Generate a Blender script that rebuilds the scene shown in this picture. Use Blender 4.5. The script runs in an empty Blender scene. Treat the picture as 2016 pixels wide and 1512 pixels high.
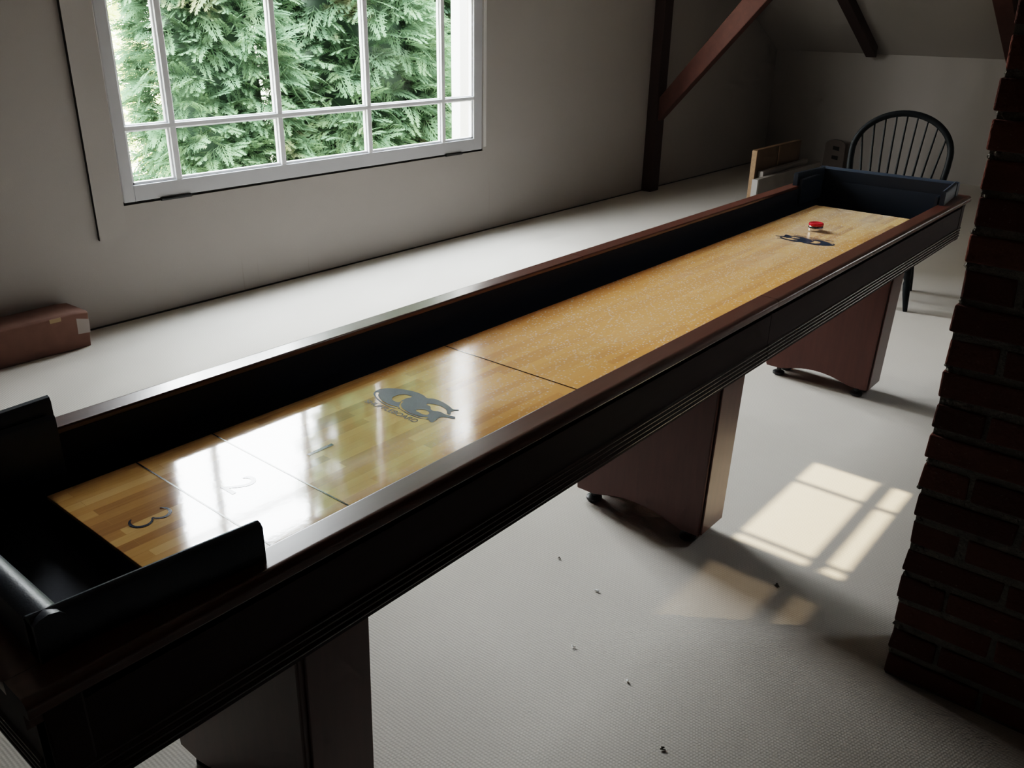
import bpy, bmesh, math, random
import numpy as np
from mathutils import Vector, Matrix
random.seed(7); RNG = np.random.default_rng(11)
C = bpy.context.scene.collection
sc = bpy.context.scene
PI = math.pi

# ------------------------------------------------------------------ materials
def newmat(name):
    m = bpy.data.materials.new(name); m.use_nodes = True
    nt = m.node_tree; nt.nodes.clear()
    out = nt.nodes.new('ShaderNodeOutputMaterial')
    return m, nt, out
class NT:
    def __init__(s, nt): s.nt = nt
    def n(s, t, **kw):
        nd = s.nt.nodes.new(t)
        for k, v in kw.items():
            if k.startswith('i_'):
                key = k[2:].replace('_', ' ')
                nd.inputs[key].default_value = v
            else: setattr(nd, k, v)
        return nd
    def l(s, a, b): s.nt.links.new(a, b)
    def math(s, op, a, b=None, c=None):
        nd = s.nt.nodes.new('ShaderNodeMath'); nd.operation = op
        for i, v in enumerate((a, b, c)):
            if v is None: continue
            if isinstance(v, (int, float)): nd.inputs[i].default_value = v
            else: s.l(v, nd.inputs[i])
        return nd.outputs[0]
    def mix(s, fac, a, b, mode='MIX'):
        nd = s.nt.nodes.new('ShaderNodeMix'); nd.data_type = 'RGBA'; nd.blend_type = mode
        for i, v in ((0, fac), (6, a), (7, b)):
            if isinstance(v, (int, float)): nd.inputs[i].default_value = v
            elif isinstance(v, tuple): nd.inputs[i].default_value = (v[0], v[1], v[2], 1)
            else: s.l(v, nd.inputs[i])
        return nd.outputs[2]
    def ramp(s, fac, stops):
        nd = s.nt.nodes.new('ShaderNodeValToRGB'); s.l(fac, nd.inputs[0])
        e = nd.color_ramp.elements
        while len(e) < len(stops): e.new(0.5)
        for el, (p, c) in zip(e, stops):
            el.position = p; el.color = (c[0], c[1], c[2], 1) if isinstance(c, tuple) else (c, c, c, 1)
        return nd.outputs[0]
    def coord(s, scale=(1, 1, 1), rot=(0, 0, 0), kind='Object', loc=(0, 0, 0)):
        tc = s.n('ShaderNodeTexCoord'); mp = s.n('ShaderNodeMapping')
        mp.inputs['Scale'].default_value = scale; mp.inputs['Rotation'].default_value = rot
        mp.inputs['Location'].default_value = loc
        s.l(tc.outputs[kind], mp.inputs[0]); return mp.outputs[0]
    def noise(s, co, scale, detail=3, rough=.5, dist=0):
        nd = s.n('ShaderNodeTexNoise'); s.l(co, nd.inputs['Vector'])
        nd.inputs['Scale'].default_value = scale; nd.inputs['Detail'].default_value = detail
        nd.inputs['Roughness'].default_value = rough; nd.inputs['Distortion'].default_value = dist
        return nd.outputs[0]
    def bump(s, h, strength, dist=.01):
        nd = s.n('ShaderNodeBump'); s.l(h, nd.inputs['Height'])
        nd.inputs['Strength'].default_value = strength; nd.inputs['Distance'].default_value = dist
        return nd.outputs[0]
    def bsdf(s, out, color=None, rough=.5, metal=0, coat=0, coat_rough=.1, spec=.5, normal=None, **kw):
        b = s.n('ShaderNodeBsdfPrincipled')
        for key, v in (('Base Color', color), ('Roughness', rough), ('Metallic', metal), ('Coat Weight', coat),
                       ('Coat Roughness', coat_rough), ('Specular IOR Level', spec), ('Normal', normal)):
            if v is None: continue
            if isinstance(v, tuple): b.inputs[key].default_value = (v[0], v[1], v[2], 1)
            elif isinstance(v, (int, float)): b.inputs[key].default_value = v
            else: s.l(v, b.inputs[key])
        for k, v in kw.items(): b.inputs[k].default_value = v
        s.l(b.outputs[0], out.inputs[0]); return b
def simple(name, col, rough=.5, var=.12, scale=12, metal=0, bump=0, coat=0, stretch=(1, 1, 1), spec=.5):
    m, nt, out = newmat(name); t = NT(nt)
    co = t.coord(scale=stretch)
    f = t.noise(co, scale, 4)
    c = t.mix(f, tuple(x * (1 - var) for x in col), tuple(min(1, x * (1 + var)) for x in col))
    nrm = t.bump(f, bump) if bump else None
    t.bsdf(out, c, rough, metal, coat, spec=spec, normal=nrm)
    return m
M = {}
def mk_wall(name, col):
    m, nt, out = newmat(name); t = NT(nt); co = t.coord()
    big = t.noise(co, 1.3, 4, .6); fine = t.noise(co, 160, 2)
    streak = t.noise(t.coord(scale=(14, 14, .55)), 1.6, 5, .65)
    st = t.ramp(streak, [(0.0, .0), (.66, 0.0), (.76, 1.0)])
    pos = t.n('ShaderNodeSeparateXYZ'); t.l(t.coord(), pos.inputs[0])
    # grime runs only in a low band of the wall
    low = t.ramp(t.math('MULTIPLY', pos.outputs[2], .5), [(0.03, 1.0), (.30, .0)])
    c = t.mix(big, tuple(x * .93 for x in col), tuple(x * 1.04 for x in col))
    c = t.mix(t.math('MULTIPLY', t.math('MULTIPLY', st, low), .38), c, (.26, .23, .20))
    t.bsdf(out, c, .85, spec=.2, normal=t.bump(fine, .12, .004)); return m
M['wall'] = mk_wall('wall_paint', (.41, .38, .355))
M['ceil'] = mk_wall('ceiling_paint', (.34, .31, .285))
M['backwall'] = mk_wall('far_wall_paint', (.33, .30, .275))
M['dimwall'] = simple('dark_unseen_wall', (.16, .12, .095), .8, .2, 5)  # unseen walls and roof slope coloured dark to cut bounced light
M['wplain'] = simple('trim_paint', (.66, .64, .62), .45, .05, 6)
M['sash'] = simple('sash_paint', (.54, .54, .56), .4, .05, 6)
M['muntin'] = simple('muntin_glare_paint', (.80, .81, .83), .35, .03, 6)  # whiter than the sash to carry the window's glare
M['iron'] = simple('dark_iron', (.03, .03, .03), .5, .2, 30, metal=.6)
M['crack_and_shade'] = simple('shadow_gap', (.03, .028, .026), .9)
def mk_carpet():
    m, nt, out = newmat('loop_carpet'); t = NT(nt)
    co = t.coord()
    sx = t.n('ShaderNodeSeparateXYZ'); wob = t.noise(co, 5, 2)
    t.l(co, sx.inputs[0])
    xx = t.math('ADD', sx.outputs[0], t.math('MULTIPLY', wob, .012))
    rows = t.math('SINE', t.math('MULTIPLY', xx, 2 * PI / .0080))
    ph = t.math('MULTIPLY', t.math('FLOOR', t.math('DIVIDE', xx, .0080)), 2.3)
    loops = t.math('SINE', t.math('ADD', t.math('MULTIPLY', sx.outputs[1], 2 * PI / .0070), ph))
    h = t.math('ADD', t.math('MULTIPLY', rows, .6), t.math('MULTIPLY', loops, .4))
    h01 = t.math('ADD', t.math('MULTIPLY', h, .5), .5)
    big = t.noise(co, 1.6, 4); mid = t.noise(co, 60, 3)
    c = t.mix(big, (.585, .54, .485), (.655, .61, .555))
    c = t.mix(t.math('MULTIPLY', t.math('SUBTRACT', 1, h01), .42), c, (.30, .275, .245))
    c = t.mix(t.math('MULTIPLY', mid, .25), c, (.55, .51, .47))
    t.bsdf(out, c, .95, spec=.1, normal=t.bump(h01, .28, .003)); return m
M['carpet'] = mk_carpet()
def mk_mahog(name, c1, c2, rough, coat, grain=(2, 30, 30), spec=.5):
    m, nt, out = newmat(name); t = NT(nt)
    f = t.noise(t.coord(scale=grain), 3, 5, .6, .4)
    c = t.mix(f, c1, c2)
    t.bsdf(out, c, rough, coat=coat, coat_rough=.14, spec=spec, normal=t.bump(f, .03, .002)); return m
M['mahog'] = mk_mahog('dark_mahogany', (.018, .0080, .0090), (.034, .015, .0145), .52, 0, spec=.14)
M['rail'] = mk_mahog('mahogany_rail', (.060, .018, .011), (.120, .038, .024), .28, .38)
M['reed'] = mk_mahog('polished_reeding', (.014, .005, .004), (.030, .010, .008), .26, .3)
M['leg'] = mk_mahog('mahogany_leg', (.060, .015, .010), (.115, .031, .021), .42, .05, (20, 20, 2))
M['beam'] = mk_mahog('old_beam', (.055, .016, .009), (.11, .034, .02), .7, 0, (6, 6, 6))
M['post'] = mk_mahog('old_post', (.022, .009, .006), (.050, .019, .013), .75, 0, (10, 10, 2))
M['gutter'] = simple('black_gutter_carpet', (.010, .014, .027), .7, .3, 200, spec=.3)
M['pad'] = None
def mk_pad():
    m, nt, out = newmat('haze_tinted_vinyl'); t = NT(nt); co = t.coord()
    v = t.n('ShaderNodeTexVoronoi'); t.l(co, v.inputs[0]); v.inputs['Scale'].default_value = 350
    c = t.mix(t.noise(co, 5, 2), (.016, .026, .044), (.023, .037, .060))  # black vinyl tinted blue to stand for haze from the window
    t.bsdf(out, c, .42, normal=t.bump(v.outputs[0], .12, .001)); return m
M['pad'] = mk_pad()
def mk_play():
    m, nt, out = newmat('maple_playfield'); t = NT(nt)
    co = t.coord()
    br = t.n('ShaderNodeTexBrick'); t.l(co, br.inputs[0])
    br.offset = .41; br.offset_frequency = 2; br.squash = 1
    for k, v in (('Scale', 1), ('Mortar Size', .0003), ('Brick Width', .37), ('Row Height', .0215), ('Bias', 0.0)):
        br.inputs[k].default_value = v
    br.inputs['Color1'].default_value = (0, 0, 0, 1); br.inputs['Color2'].default_value = (1, 1, 1, 1)
    br.inputs['Mortar'].default_value = (.3, .3, .3, 1)
    grain = t.noise(t.coord(scale=(3, 60, 1)), 3, 4, .6)
    f = t.math('ADD', t.math('MULTIPLY', br.outputs[0], .75), t.math('MULTIPLY', grain, .3))
    c = t.ramp(f, [(0.05, (.40, .180, .060)), (.5, (.74, .395, .120)), (1.0, (.95, .60, .23))])
    s = t.n('ShaderNodeSeparateXYZ'); t.l(co, s.inputs[0])
    # powder wax: none on the first 0.55 m, building up along the lane
    patch = t.noise(co, 2.6, 2, .5)
    wx = t.math('ADD', t.math('MULTIPLY', t.math('ADD', s.outputs[0], 1.25), .9), t.math('MULTIPLY', t.math('SUBTRACT', patch, .5), 1.1))
    wmask = t.ramp(wx, [(.05, 0.0), (.75, 1.0)])
    far = t.ramp(t.math('MULTIPLY', t.math('ADD', s.outputs[0], 1.7), .3), [(.55, 0.0), (.95, 1.0)])
    warm = t.mix(t.math('MULTIPLY', t.math('MULTIPLY', wmask, t.math('SUBTRACT', 1, far)), .7), c, (1.0, .37, .070))
    v = t.n('ShaderNodeTexVoronoi'); t.l(co, v.inputs[0]); v.inputs['Scale'].default_value = 240
    n2 = t.noise(co, 210, 3, .7); n3 = t.noise(t.coord(scale=(1, 1.6, 1)), 4, 2, .5)
    gr = t.ramp(n2, [(.46, 0.0), (.66, 1.0)])
    dens = t.ramp(n3, [(.25, .25), (.80, 1.0)])
    yc = t.math('SUBTRACT', 1.0, t.math('MULTIPLY', t.math('ABSOLUTE', s.outputs[1]), 4.6))
    cen = t.ramp(t.math('ADD', yc, t.math('MULTIPLY', t.math('SUBTRACT', patch, .5), 1.2)), [(.10, .25), (.55, 1.0)])
    dens = t.math('MULTIPLY', dens, cen)
    vd = t.n('ShaderNodeTexVoronoi'); t.l(co, vd.inputs[0]); vd.inputs['Scale'].default_value = 150
    vs_ = t.n('ShaderNodeSeparateColor'); t.l(vd.outputs['Color'], vs_.inputs[0])
    dot = t.math('MULTIPLY', t.ramp(vd.outputs['Distance'], [(.26, 1.0), (.46, 0.0)]), t.math('LESS_THAN', vs_.outputs[0], t.math('ADD', .18, t.math('MULTIPLY', dens, .42))))
    spk = t.math('MULTIPLY', dot, wmask)
    warm = t.mix(t.math('MULTIPLY', t.math('MULTIPLY', wmask, t.math('SUBTRACT', 1, far)), t.math('MULTIPLY', cen, .36)), warm, (1.0, .68, .36))
    cc = t.mix(t.math('MULTIPLY', spk, .70), warm, (1.0, .93, .78))
    film = t.math('MULTIPLY', t.math('MULTIPLY', far, dens), .75)
    cc = t.mix(film, cc, (.62, .53, .41))
    rough = t.math('ADD', .06, t.math('MULTIPLY', wmask, t.math('ADD', .10, t.math('MULTIPLY', dens, .16))))
    nrm = t.bump(t.math('ADD', t.noise(co, 60, 3), t.math('MULTIPLY', spk, .6)), .022, .002)
    b = t.bsdf(out, cc, rough, normal=nrm, spec=t.math('SUBTRACT', .5, t.math('MULTIPLY', wmask, .36)))
    b.inputs['IOR'].default_value = 2.15
    return m
M['play'] = mk_play()
M['playedge'] = simple('playfield_edge', (.42, .22, .06), .4)
M['ink'] = simple('navy_print', (.014, .026, .055), .10, .7, 300)
M['print'] = simple('pale_print_gap', (.40, .28, .12), .3)
M['emblem'] = simple('faded_navy_print', (.020, .034, .060), .32, .8, 300, spec=.3)
M['inkline'] = simple('black_line', (.02, .017, .014), .12)
M['rubber'] = simple('black_rubber', (.012, .012, .014), .45)
M['red'] = simple('red_plastic', (.62, .015, .03), .25, .05, coat=.5)
M['chrome'] = simple('polished_steel', (.75, .75, .76), .14, .05, metal=1)
M['chair'] = simple('dark_green_black_paint', (.004, .006, .0075), .55, .2, 20, spec=.18)
M['cardboard'] = simple('reddish_cardboard', (.20, .105, .080), .85, .15, 20)
M['tape'] = simple('tan_tape', (.36, .24, .13), .5)
M['label'] = simple('paper_label', (.42, .36, .33), .8)
M['plywood'] = mk_mahog('plywood', (.095, .050, .021), (.14, .076, .032), .7, 0, (12, 12, 3))
M['plyedge'] = simple('plywood_lit_edge_seam', (.34, .21, .12), .8, .3, 60)
M['grayboard'] = simple('grey_white_board', (.23, .205, .185), .7, .06)
M['whiteend'] = simple('lit_board_end', (.42, .40, .385), .6, .03)
M['slot'] = simple('dark_slot', (.012, .008, .006), .9)
M['lint'] = simple('white_lint', (.97, .96, .94), .9, .02)
M['lintdark'] = simple('dark_crumb', (.08, .065, .05), .9)
M['white_ext'] = simple('white_exterior_paint', (.62, .62, .62), .6, .02)
M['lawn'] = simple('pale_lawn', (.52, .50, .36), .9, .25, .8)
M['bark'] = simple('bark', (.10, .065, .045), .9, .3, 20, stretch=(4, 4, 1))
def mk_brick():
    m, nt, out = newmat('old_red_brick'); t = NT(nt); co = t.coord()
    g = t.n('ShaderNodeNewGeometry')
    c = t.ramp(g.outputs['Random Per Island'], [(0, (.062, .018, .013)), (.5, (.115, .033, .022)), (1, (.17, .055, .037))])
    n1 = t.noise(co, 28, 5, .65); n2 = t.noise(co, 140, 3)
    c = t.mix(t.math('MULTIPLY', n1, .55), c, (.036, .017, .013))
    sp = t.ramp(n2, [(.66, 0.0), (.76, 1.0)])
    c = t.mix(t.math('MULTIPLY', sp, .3), c, (.34, .28, .24))
    t.bsdf(out, c, .9, spec=.2, normal=t.bump(t.math('ADD', n1, n2), .55, .006)); return m
M['brick'] = mk_brick()
def mk_mortar():
    m, nt, out = newmat('rough_mortar'); t = NT(nt); co = t.coord()
    n1 = t.noise(co, 45, 5, .7); n2 = t.noise(co, 200, 3)
    c = t.mix(n1, (.085, .077, .066), (.25, .23, .195))
    t.bsdf(out, c, .95, spec=.1, normal=t.bump(t.math('ADD', n1, n2), .9, .01)); return m
M['mortar'] = mk_mortar()
def mk_glass(name, tint, gloss=.5):
    m, nt, out = newmat(name); t = NT(nt)
    tr = t.n('ShaderNodeBsdfTransparent'); tr.inputs[0].default_value = (*tint, 1)
    gl = t.n('ShaderNodeBsdfGlossy'); gl.inputs['Roughness'].default_value = .01
    fr = t.n('ShaderNodeFresnel'); fr.inputs[0].default_value = 1.3
    mx = t.n('ShaderNodeMixShader'); t.l(t.math('MULTIPLY', fr.outputs[0], gloss), mx.inputs[0])
    t.l(tr.outputs[0], mx.inputs[1]); t.l(gl.outputs[0], mx.inputs[2]); t.l(mx.outputs[0], out.inputs[0]); return m
M['glass'] = mk_glass('window_glass', (.97, .985, .98), .3)
M['dimglass'] = mk_glass('dim_skylight_glass', (.055, .052, .046), .2)  # dark tint dims the sun for the fainter floor patch
def mk_leaf(name, dark, light, brown, trans=.3, scale=1.2):
    m, nt, out = newmat(name); t = NT(nt); co = t.coord()
    n = t.noise(co, scale, 4, .6); n2 = t.noise(co, 9, 3); n3 = t.noise(co, 2.1, 3)
    c = t.mix(t.math('MULTIPLY', t.math('ADD', n, n2), .5), dark, light)
    b = t.ramp(n3, [(.63, 0.0), (.74, 1.0)])
    c = t.mix(t.math('MULTIPLY', b, .45), c, brown)
    d = t.n('ShaderNodeBsdfDiffuse'); t.l(c, d.inputs[0])
    tl = t.n('ShaderNodeBsdfTranslucent'); t.l(c, tl.inputs[0])
    mx = t.n('ShaderNodeMixShader'); mx.inputs[0].default_value = trans
    t.l(d.outputs[0], mx.inputs[1]); t.l(tl.outputs[0], mx.inputs[2]); t.l(mx.outputs[0], out.inputs[0]); return m
M['leafA'] = mk_leaf('cypress_green', (.052, .100, .062), (.135, .215, .118), (.18, .12, .06))
M['leafB'] = mk_leaf('cypress_blue_green', (.052, .104, .070), (.122, .205, .135), (.17, .12, .06))
M['leafC'] = mk_leaf('pale_yellow_green', (.28, .36, .14), (.52, .52, .24), (.55, .42, .25), .4)
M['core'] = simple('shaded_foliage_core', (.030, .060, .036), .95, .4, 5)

# ------------------------------------------------------------------ mesh helpers
class MB:
    def __init__(s): s.v = []; s.f = []; s.mi = []
    def add(s, vs, fs, mi=0):
        o = len(s.v); s.v += [tuple(v) for v in vs]
        s.f += [tuple(i + o for i in f) for f in fs]; s.mi += [mi] * len(fs); return s
    def box(s, a, b, mi=0):
        (x0, y0, z0), (x1, y1, z1) = a, b
        vs = [(x0, y0, z0), (x1, y0, z0), (x1, y1, z0), (x0, y1, z0), (x0, y0, z1), (x1, y0, z1), (x1, y1, z1), (x0, y1, z1)]
        return s.add(vs, [(0, 3, 2, 1), (4, 5, 6, 7), (0, 1, 5, 4), (1, 2, 6, 5), (2, 3, 7, 6), (3, 0, 4, 7)], mi)
    def hexa(s, vs, mi=0):
        return s.add(vs, [(0, 3, 2, 1), (4, 5, 6, 7), (0, 1, 5, 4), (1, 2, 6, 5), (2, 3, 7, 6), (3, 0, 4, 7)], mi)
    def bar(s, p, q, w, h, up=(0, 0, 1), mi=0):
        p, q = Vector(p), Vector(q); d = (q - p).normalized(); u = Vector(up)
        r = d.cross(u).normalized(); u = r.cross(d).normalized()
        vs = []
        for c in (p, q):
            for a, b in ((-1, -1), (1, -1), (1, 1), (-1, 1)): vs.append(c + r * (a * w / 2) + u * (b * h / 2))
        return s.add(vs, [(0, 1, 2, 3), (7, 6, 5, 4), (0, 4, 5, 1), (1, 5, 6, 2), (2, 6, 7, 3), (3, 7, 4, 0)], mi)
    def prism(s, prof, axis, a, b, mi=0):
        """closed profile (list of 2d) extruded along axis x/y between a and b"""
        n = len(prof); vs = []
        for t in (a, b):
            for (p, q) in prof:
                vs.append((t, p, q) if axis == 'x' else (p, t, q) if axis == 'y' else (p, q, t))
        fs = [tuple(range(n))[::-1], tuple(range(n, 2 * n))] + [(i, (i + 1) % n, n + (i + 1) % n, n + i) for i in range(n)]
        return s.add(vs, fs, mi)
    def tube(s, pts, rad, seg=10, mi=0, closed=False):
        pts = [Vector(p) for p in pts]; n = len(pts)
        rad = rad if isinstance(rad, (list, tuple)) else [rad] * n
        ref = None; rings = []
        for i, p in enumerate(pts):
            a = pts[i - 1] if (i > 0 or closed) else p; b = pts[(i + 1) % n] if (i < n - 1 or closed) else p
            d = (b - a).normalized()
            if ref is None: ref = d.orthogonal().normalized()
            ref = (ref - d * ref.dot(d)).normalized(); bn = d.cross(ref)
            rings.append([p + (ref * math.cos(2 * PI * k / seg) + bn * math.sin(2 * PI * k / seg)) * rad[i] for k in range(seg)])
        vs = [v for r in rings for v in r]; fs = []
        for i in range(n if closed else n - 1):
            j = (i + 1) % n
            for k in range(seg):
                l = (k + 1) % seg; fs.append((i * seg + k, i * seg + l, j * seg + l, j * seg + k))
        if not closed: fs += [tuple(range(seg))[::-1], tuple(range((n - 1) * seg, n * seg))]
        return s.add(vs, fs, mi)
    def lathe(s, prof, c, seg=24, mi=0):
        vs = []; n = len(prof)
        for (r, z) in prof:
            for k in range(seg): vs.append((c[0] + r * math.cos(2 * PI * k / seg), c[1] + r * math.sin(2 * PI * k / seg), c[2] + z))
        fs = [(i * seg + k, i * seg + (k + 1) % seg, (i + 1) * seg + (k + 1) % seg, (i + 1) * seg + k) for i in range(n - 1) for k in range(seg)]
        fs += [tuple(range(seg))[::-1], tuple(range((n - 1) * seg, n * seg))]
        return s.add(vs, fs, mi)
ORG = {}
def root_org(o):
    while o is not None:
        if o.name in ORG: return ORG[o.name]
        o = o.parent
    return Vector((0, 0, 0))
def link(name, mb, mat, parent=None, smooth=False, bevel=0, org=None, segs=2):
    me = bpy.data.meshes.new(name); me.from_pydata([tuple(v) for v in mb.v], [], mb.f)
    mats = mat if isinstance(mat, list) else [mat]
    for m in mats: me.materials.append(m)
    if any(mb.mi):
        me.polygons.foreach_set('material_index', mb.mi)
    bm = bmesh.new(); bm.from_mesh(me); bmesh.ops.recalc_face_normals(bm, faces=bm.faces); bm.to_mesh(me); bm.free()
    o = bpy.data.objects.new(name, me); C.objects.link(o)
    if parent is not None:
        o.parent = parent; off = root_org(parent)
    else:
        off = Vector(org) if org else Vector((0, 0, 0)); o.location = off; ORG[o.name] = off
    me.transform(Matrix.Translation(-off))
    if smooth:
        me.polygons.foreach_set('use_smooth', [True] * len(me.polygons))
        try: me.set_sharp_from_angle(angle=math.radians(40))
        except Exception: pass
    if bevel:
        md = o.modifiers.new('bevel', 'BEVEL'); md.width = bevel; md.segments = segs; md.limit_method = 'ANGLE'; md.angle_limit = math.radians(35)
    return o
def tag(o, label=None, cat=None, group=None, kind=None):
    if label: o['label'] = label
    if cat: o['category'] = cat
    if group: o['group'] = group
    if kind: o['kind'] = kind
    return o
def thing(name, loc, label, cat, group=None):
    o = bpy.data.objects.new(name, None); C.objects.link(o); o.location = loc; o.empty_display_size = .05
    ORG[o.name] = Vector(loc); return tag(o, label, cat, group)
def struct(o): o['kind'] = 'structure'; return o

# ------------------------------------------------------------------ room shell
YW = 3.312            # inner face of the window wall
XF, XN = 9.0, -3.2    # far and near knee walls
YR = -4.6             # right-hand wall
BY0, BY1, BZ0, BZ1 = -3.3, -2.2, .30, 1.0
KH = 1.155; SL = .5; XR = 2.9; ZR = KH + SL * (XF - XR)
def ceil_z(x): return KH + SL * (XF - x) if x >= XR else KH + SL * (x - XN)
WX0, WX1, WZ0, WZ1 = 1.578, 4.232, .574, 3.22   # window opening
fl = MB().add([(XN, YR, 0), (XF, YR, 0), (XF, YW, 0), (XN, YW, 0)], [(0, 1, 2, 3)])
struct(link('floor', fl, M['carpet']))
w = MB()   # gable wall with the window opening, 0.15 thick
def gable(y):
    return [(XN, y, 0), (WX0, y, 0), (WX1, y, 0), (XF, y, 0), (XF, y, KH), (WX1, y, ceil_z(WX1)), (XR, y, ZR), (WX0, y, ceil_z(WX0)), (XN, y, KH),
            (WX0, y, WZ0), (WX1, y, WZ0), (WX1, y, WZ1), (WX0, y, WZ1)]
gf = [(0, 1, 9, 12, 7, 8), (1, 2, 10, 9), (2, 3, 4, 5, 11, 10), (12, 11, 5, 6, 7)]
w.add(gable(YW) + gable(YW + .15), gf + [tuple(i + 13 for i in f[::-1]) for f in gf] + [(9, 10, 23, 22), (10, 11, 24, 23), (11, 12, 25, 24), (12, 9, 22, 25)])
struct(link('wall_left', w, M['wall']))

wb = MB()
for (a_, b_, c_, d_) in ((YR, BY0, 0, KH), (BY1, YW, 0, KH), (BY0, BY1, 0, BZ0), (BY0, BY1, BZ1, KH)): wb.add([(XF, a_, c_), (XF, b_, c_), (XF, b_, d_), (XF, a_, d_)], [(0, 1, 2, 3)])
struct(link('wall_back', wb, M['backwall']))
struct(link('wall_front', MB().box((XN - .1, YR, -.02), (XN, YW + .15, KH + .02)), M['dimwall']))
wr = MB().add([(XN, YR, 0), (XF, YR, 0), (XF, YR, KH), (XR, YR, ZR), (XN, YR, KH)], [(0, 1, 2, 3, 4)])
struct(link('wall_right', wr, M['dimwall']))
struct(link('wall_front', MB().box((XN - .1, YR, -.02), (XN, YW + .15, KH + .02)), M['dimwall']))
RX0, RX1, RZ0, RZ1 = 5.6, 6.5, 1.15, 2.1
wr = MB().add([(XN, YR, 0), (RX0, YR, 0), (RX1, YR, 0), (XF, YR, 0), (XF, YR, KH), (RX1, YR, ceil_z(RX1)), (RX0, YR, ceil_z(RX0)), (XR, YR, ZR), (XN, YR, KH),
              (RX0, YR, RZ0), (RX1, YR, RZ0), (RX1, YR, RZ1), (RX0, YR, RZ1)],
             [(0, 1, 9, 12, 6, 7, 8), (1, 2, 10, 9), (2, 3, 4, 5, 11, 10), (12, 11, 5, 6)])
struct(link('wall_right', wr, M['dimwall']))
# sun direction (towards the sun) and two unseen roof lights added to cast its patches
S = Vector((.35, -.5, .79)).normalized()
def to_roof(x, y, lift=0):
    # point on the right-hand roof slope that projects along the sun onto (x, y, 0)
    t = (KH + lift + SL * (XF - x)) / (S.z + SL * S.x)
    return Vector((x, y, 0)) + S * t
H1 = [(1.728, .060), (2.372, .060), (2.372, -.290), (1.728, -.290)]
H2 = [(.80, .055), (1.570, .055), (1.570, -.285), (.80, -.285)]
cb = bmesh.new()
outer = [cb.verts.new(p) for p in ((XR, YR, ZR), (XF, YR, KH), (XF, YW, KH), (XR, YW, ZR))]
es = [cb.edges.new((outer[i], outer[(i + 1) % 4])) for i in range(4)]
for H in (H1, H2):
    hv = [cb.verts.new(to_roof(*p)) for p in H]
    es += [cb.edges.new((hv[i], hv[(i + 1) % 4])) for i in range(4)]
bmesh.ops.triangle_fill(cb, edges=es, use_beauty=True, use_dissolve=False)
a = [cb.verts.new(p) for p in ((XN, YR, KH), (XN, YW, KH))]
cb.faces.new((outer[0], outer[3], a[1], a[0])).material_index = 1
me = bpy.data.meshes.new('ceiling'); cb.to_mesh(me); cb.free(); me.materials.append(M['ceil']); me.materials.append(M['dimwall'])
co = bpy.data.objects.new('ceiling', me); C.objects.link(co); struct(co)
def skylight(name, H, bars, glass):
    o = thing(name, to_roof(*H[0]), None, None); o['kind'] = 'structure'
    q = [to_roof(*p) for p in H]; nrm = Vector((SL, 0, 1)).normalized()
    fr = MB()
    ctr = sum(q, Vector()) / 4
    for i in range(4):
        p, r = q[i], q[(i + 1) % 4]; d = (r - p).normalized(); out = (p + r) / 2 - ctr
        out = (out - d * out.dot(d)).normalized()
        fr.bar(p + out * .035 - d * .07 + nrm * .02, r + out * .035 + d * .07 + nrm * .02, .07, .03, nrm)
    link('frame', fr, M['wplain'], o)
    for (p, r, wd) in bars:
        link('muntin', MB().bar(to_roof(*p) + nrm * .02, to_roof(*r) + nrm * .02, wd, .012, nrm), M['wplain'], o)
    link('glass', MB().add([v + nrm * .03 for v in q], [(0, 1, 2, 3)]), glass, o)
    return o
skylight('unseen_skylight_1', H1, [((2.20, .06), (2.20, -.29), .022), ((1.728, -.202), (2.372, -.202), .046), ((1.772, .06), (1.772, -.29), .022)], M['glass'])  # unseen opening added, cut to the outline of the bright sun patch
skylight('unseen_skylight_2', H2, [((.80, -.185), (1.57, -.185), .046)], M['dimglass'])  # unseen opening added for the fainter patch, glass darkened to dim it

w4 = thing('unseen_back_window', (XF, -2.75, BZ0), None, None); w4['kind'] = 'structure'  # unseen window added for highlights at the far end of the table
fr4 = MB()
for (a_, b_) in (((XF - .02, BY0, BZ0), (XF + .04, BY0 + .05, BZ1)), ((XF - .02, BY1 - .05, BZ0), (XF + .04, BY1, BZ1)), ((XF - .02, BY0, BZ0), (XF + .04, BY1, BZ0 + .05)), ((XF - .02, BY0, BZ1 - .05), (XF + .04, BY1, BZ1))): fr4.box(a_, b_)
link('sash', fr4, M['sash'], w4)
link('glass', MB().add([(XF + .01, BY0, BZ0), (XF + .01, BY1, BZ0), (XF + .01, BY1, BZ1), (XF + .01, BY0, BZ1)], [(0, 1, 2, 3)]), mk_glass('dim_window_glass', (.14, .14, .14), .3), w4)  # dark tint holds down the light of the added window
# trim: raised wall board left of the window, tapering flush to the wall
t1 = MB()
xa, xb, za, zb = 1.425, 1.575, .43, 3.3
t1.add([(xa, YW, za), (xb, YW, za), (xb, YW, zb), (xa, YW, zb), (xa, YW - .018, za), (xa, YW - .03, zb)],
       [(4, 1, 2, 5), (0, 1, 4), (3, 5, 2), (0, 3, 2, 1)])
t1.add([(xa, YW, za), (xa, YW - .018, za), (xa, YW - .03, zb), (xa, YW, zb)], [(0, 1, 2, 3)], 1)  # edge face coloured near-black for the shade beside the board
struct(link('trim_1', t1, [M['wall'], M['crack_and_shade']]))
struct(link('trim_2', MB().box((4.236, YW - .004, .60), (4.262, YW + .002, 3.25)).box((1.578, YW - .004, 3.22), (4.262, YW + .002, 3.25)), M['wplain'], bevel=.002))
# thin dark joint where the walls meet the carpet
struct(link('base_joint_left', MB().box((XN, YW - .006, 0), (XF, YW, .007)), M['crack_and_shade']))

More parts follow.
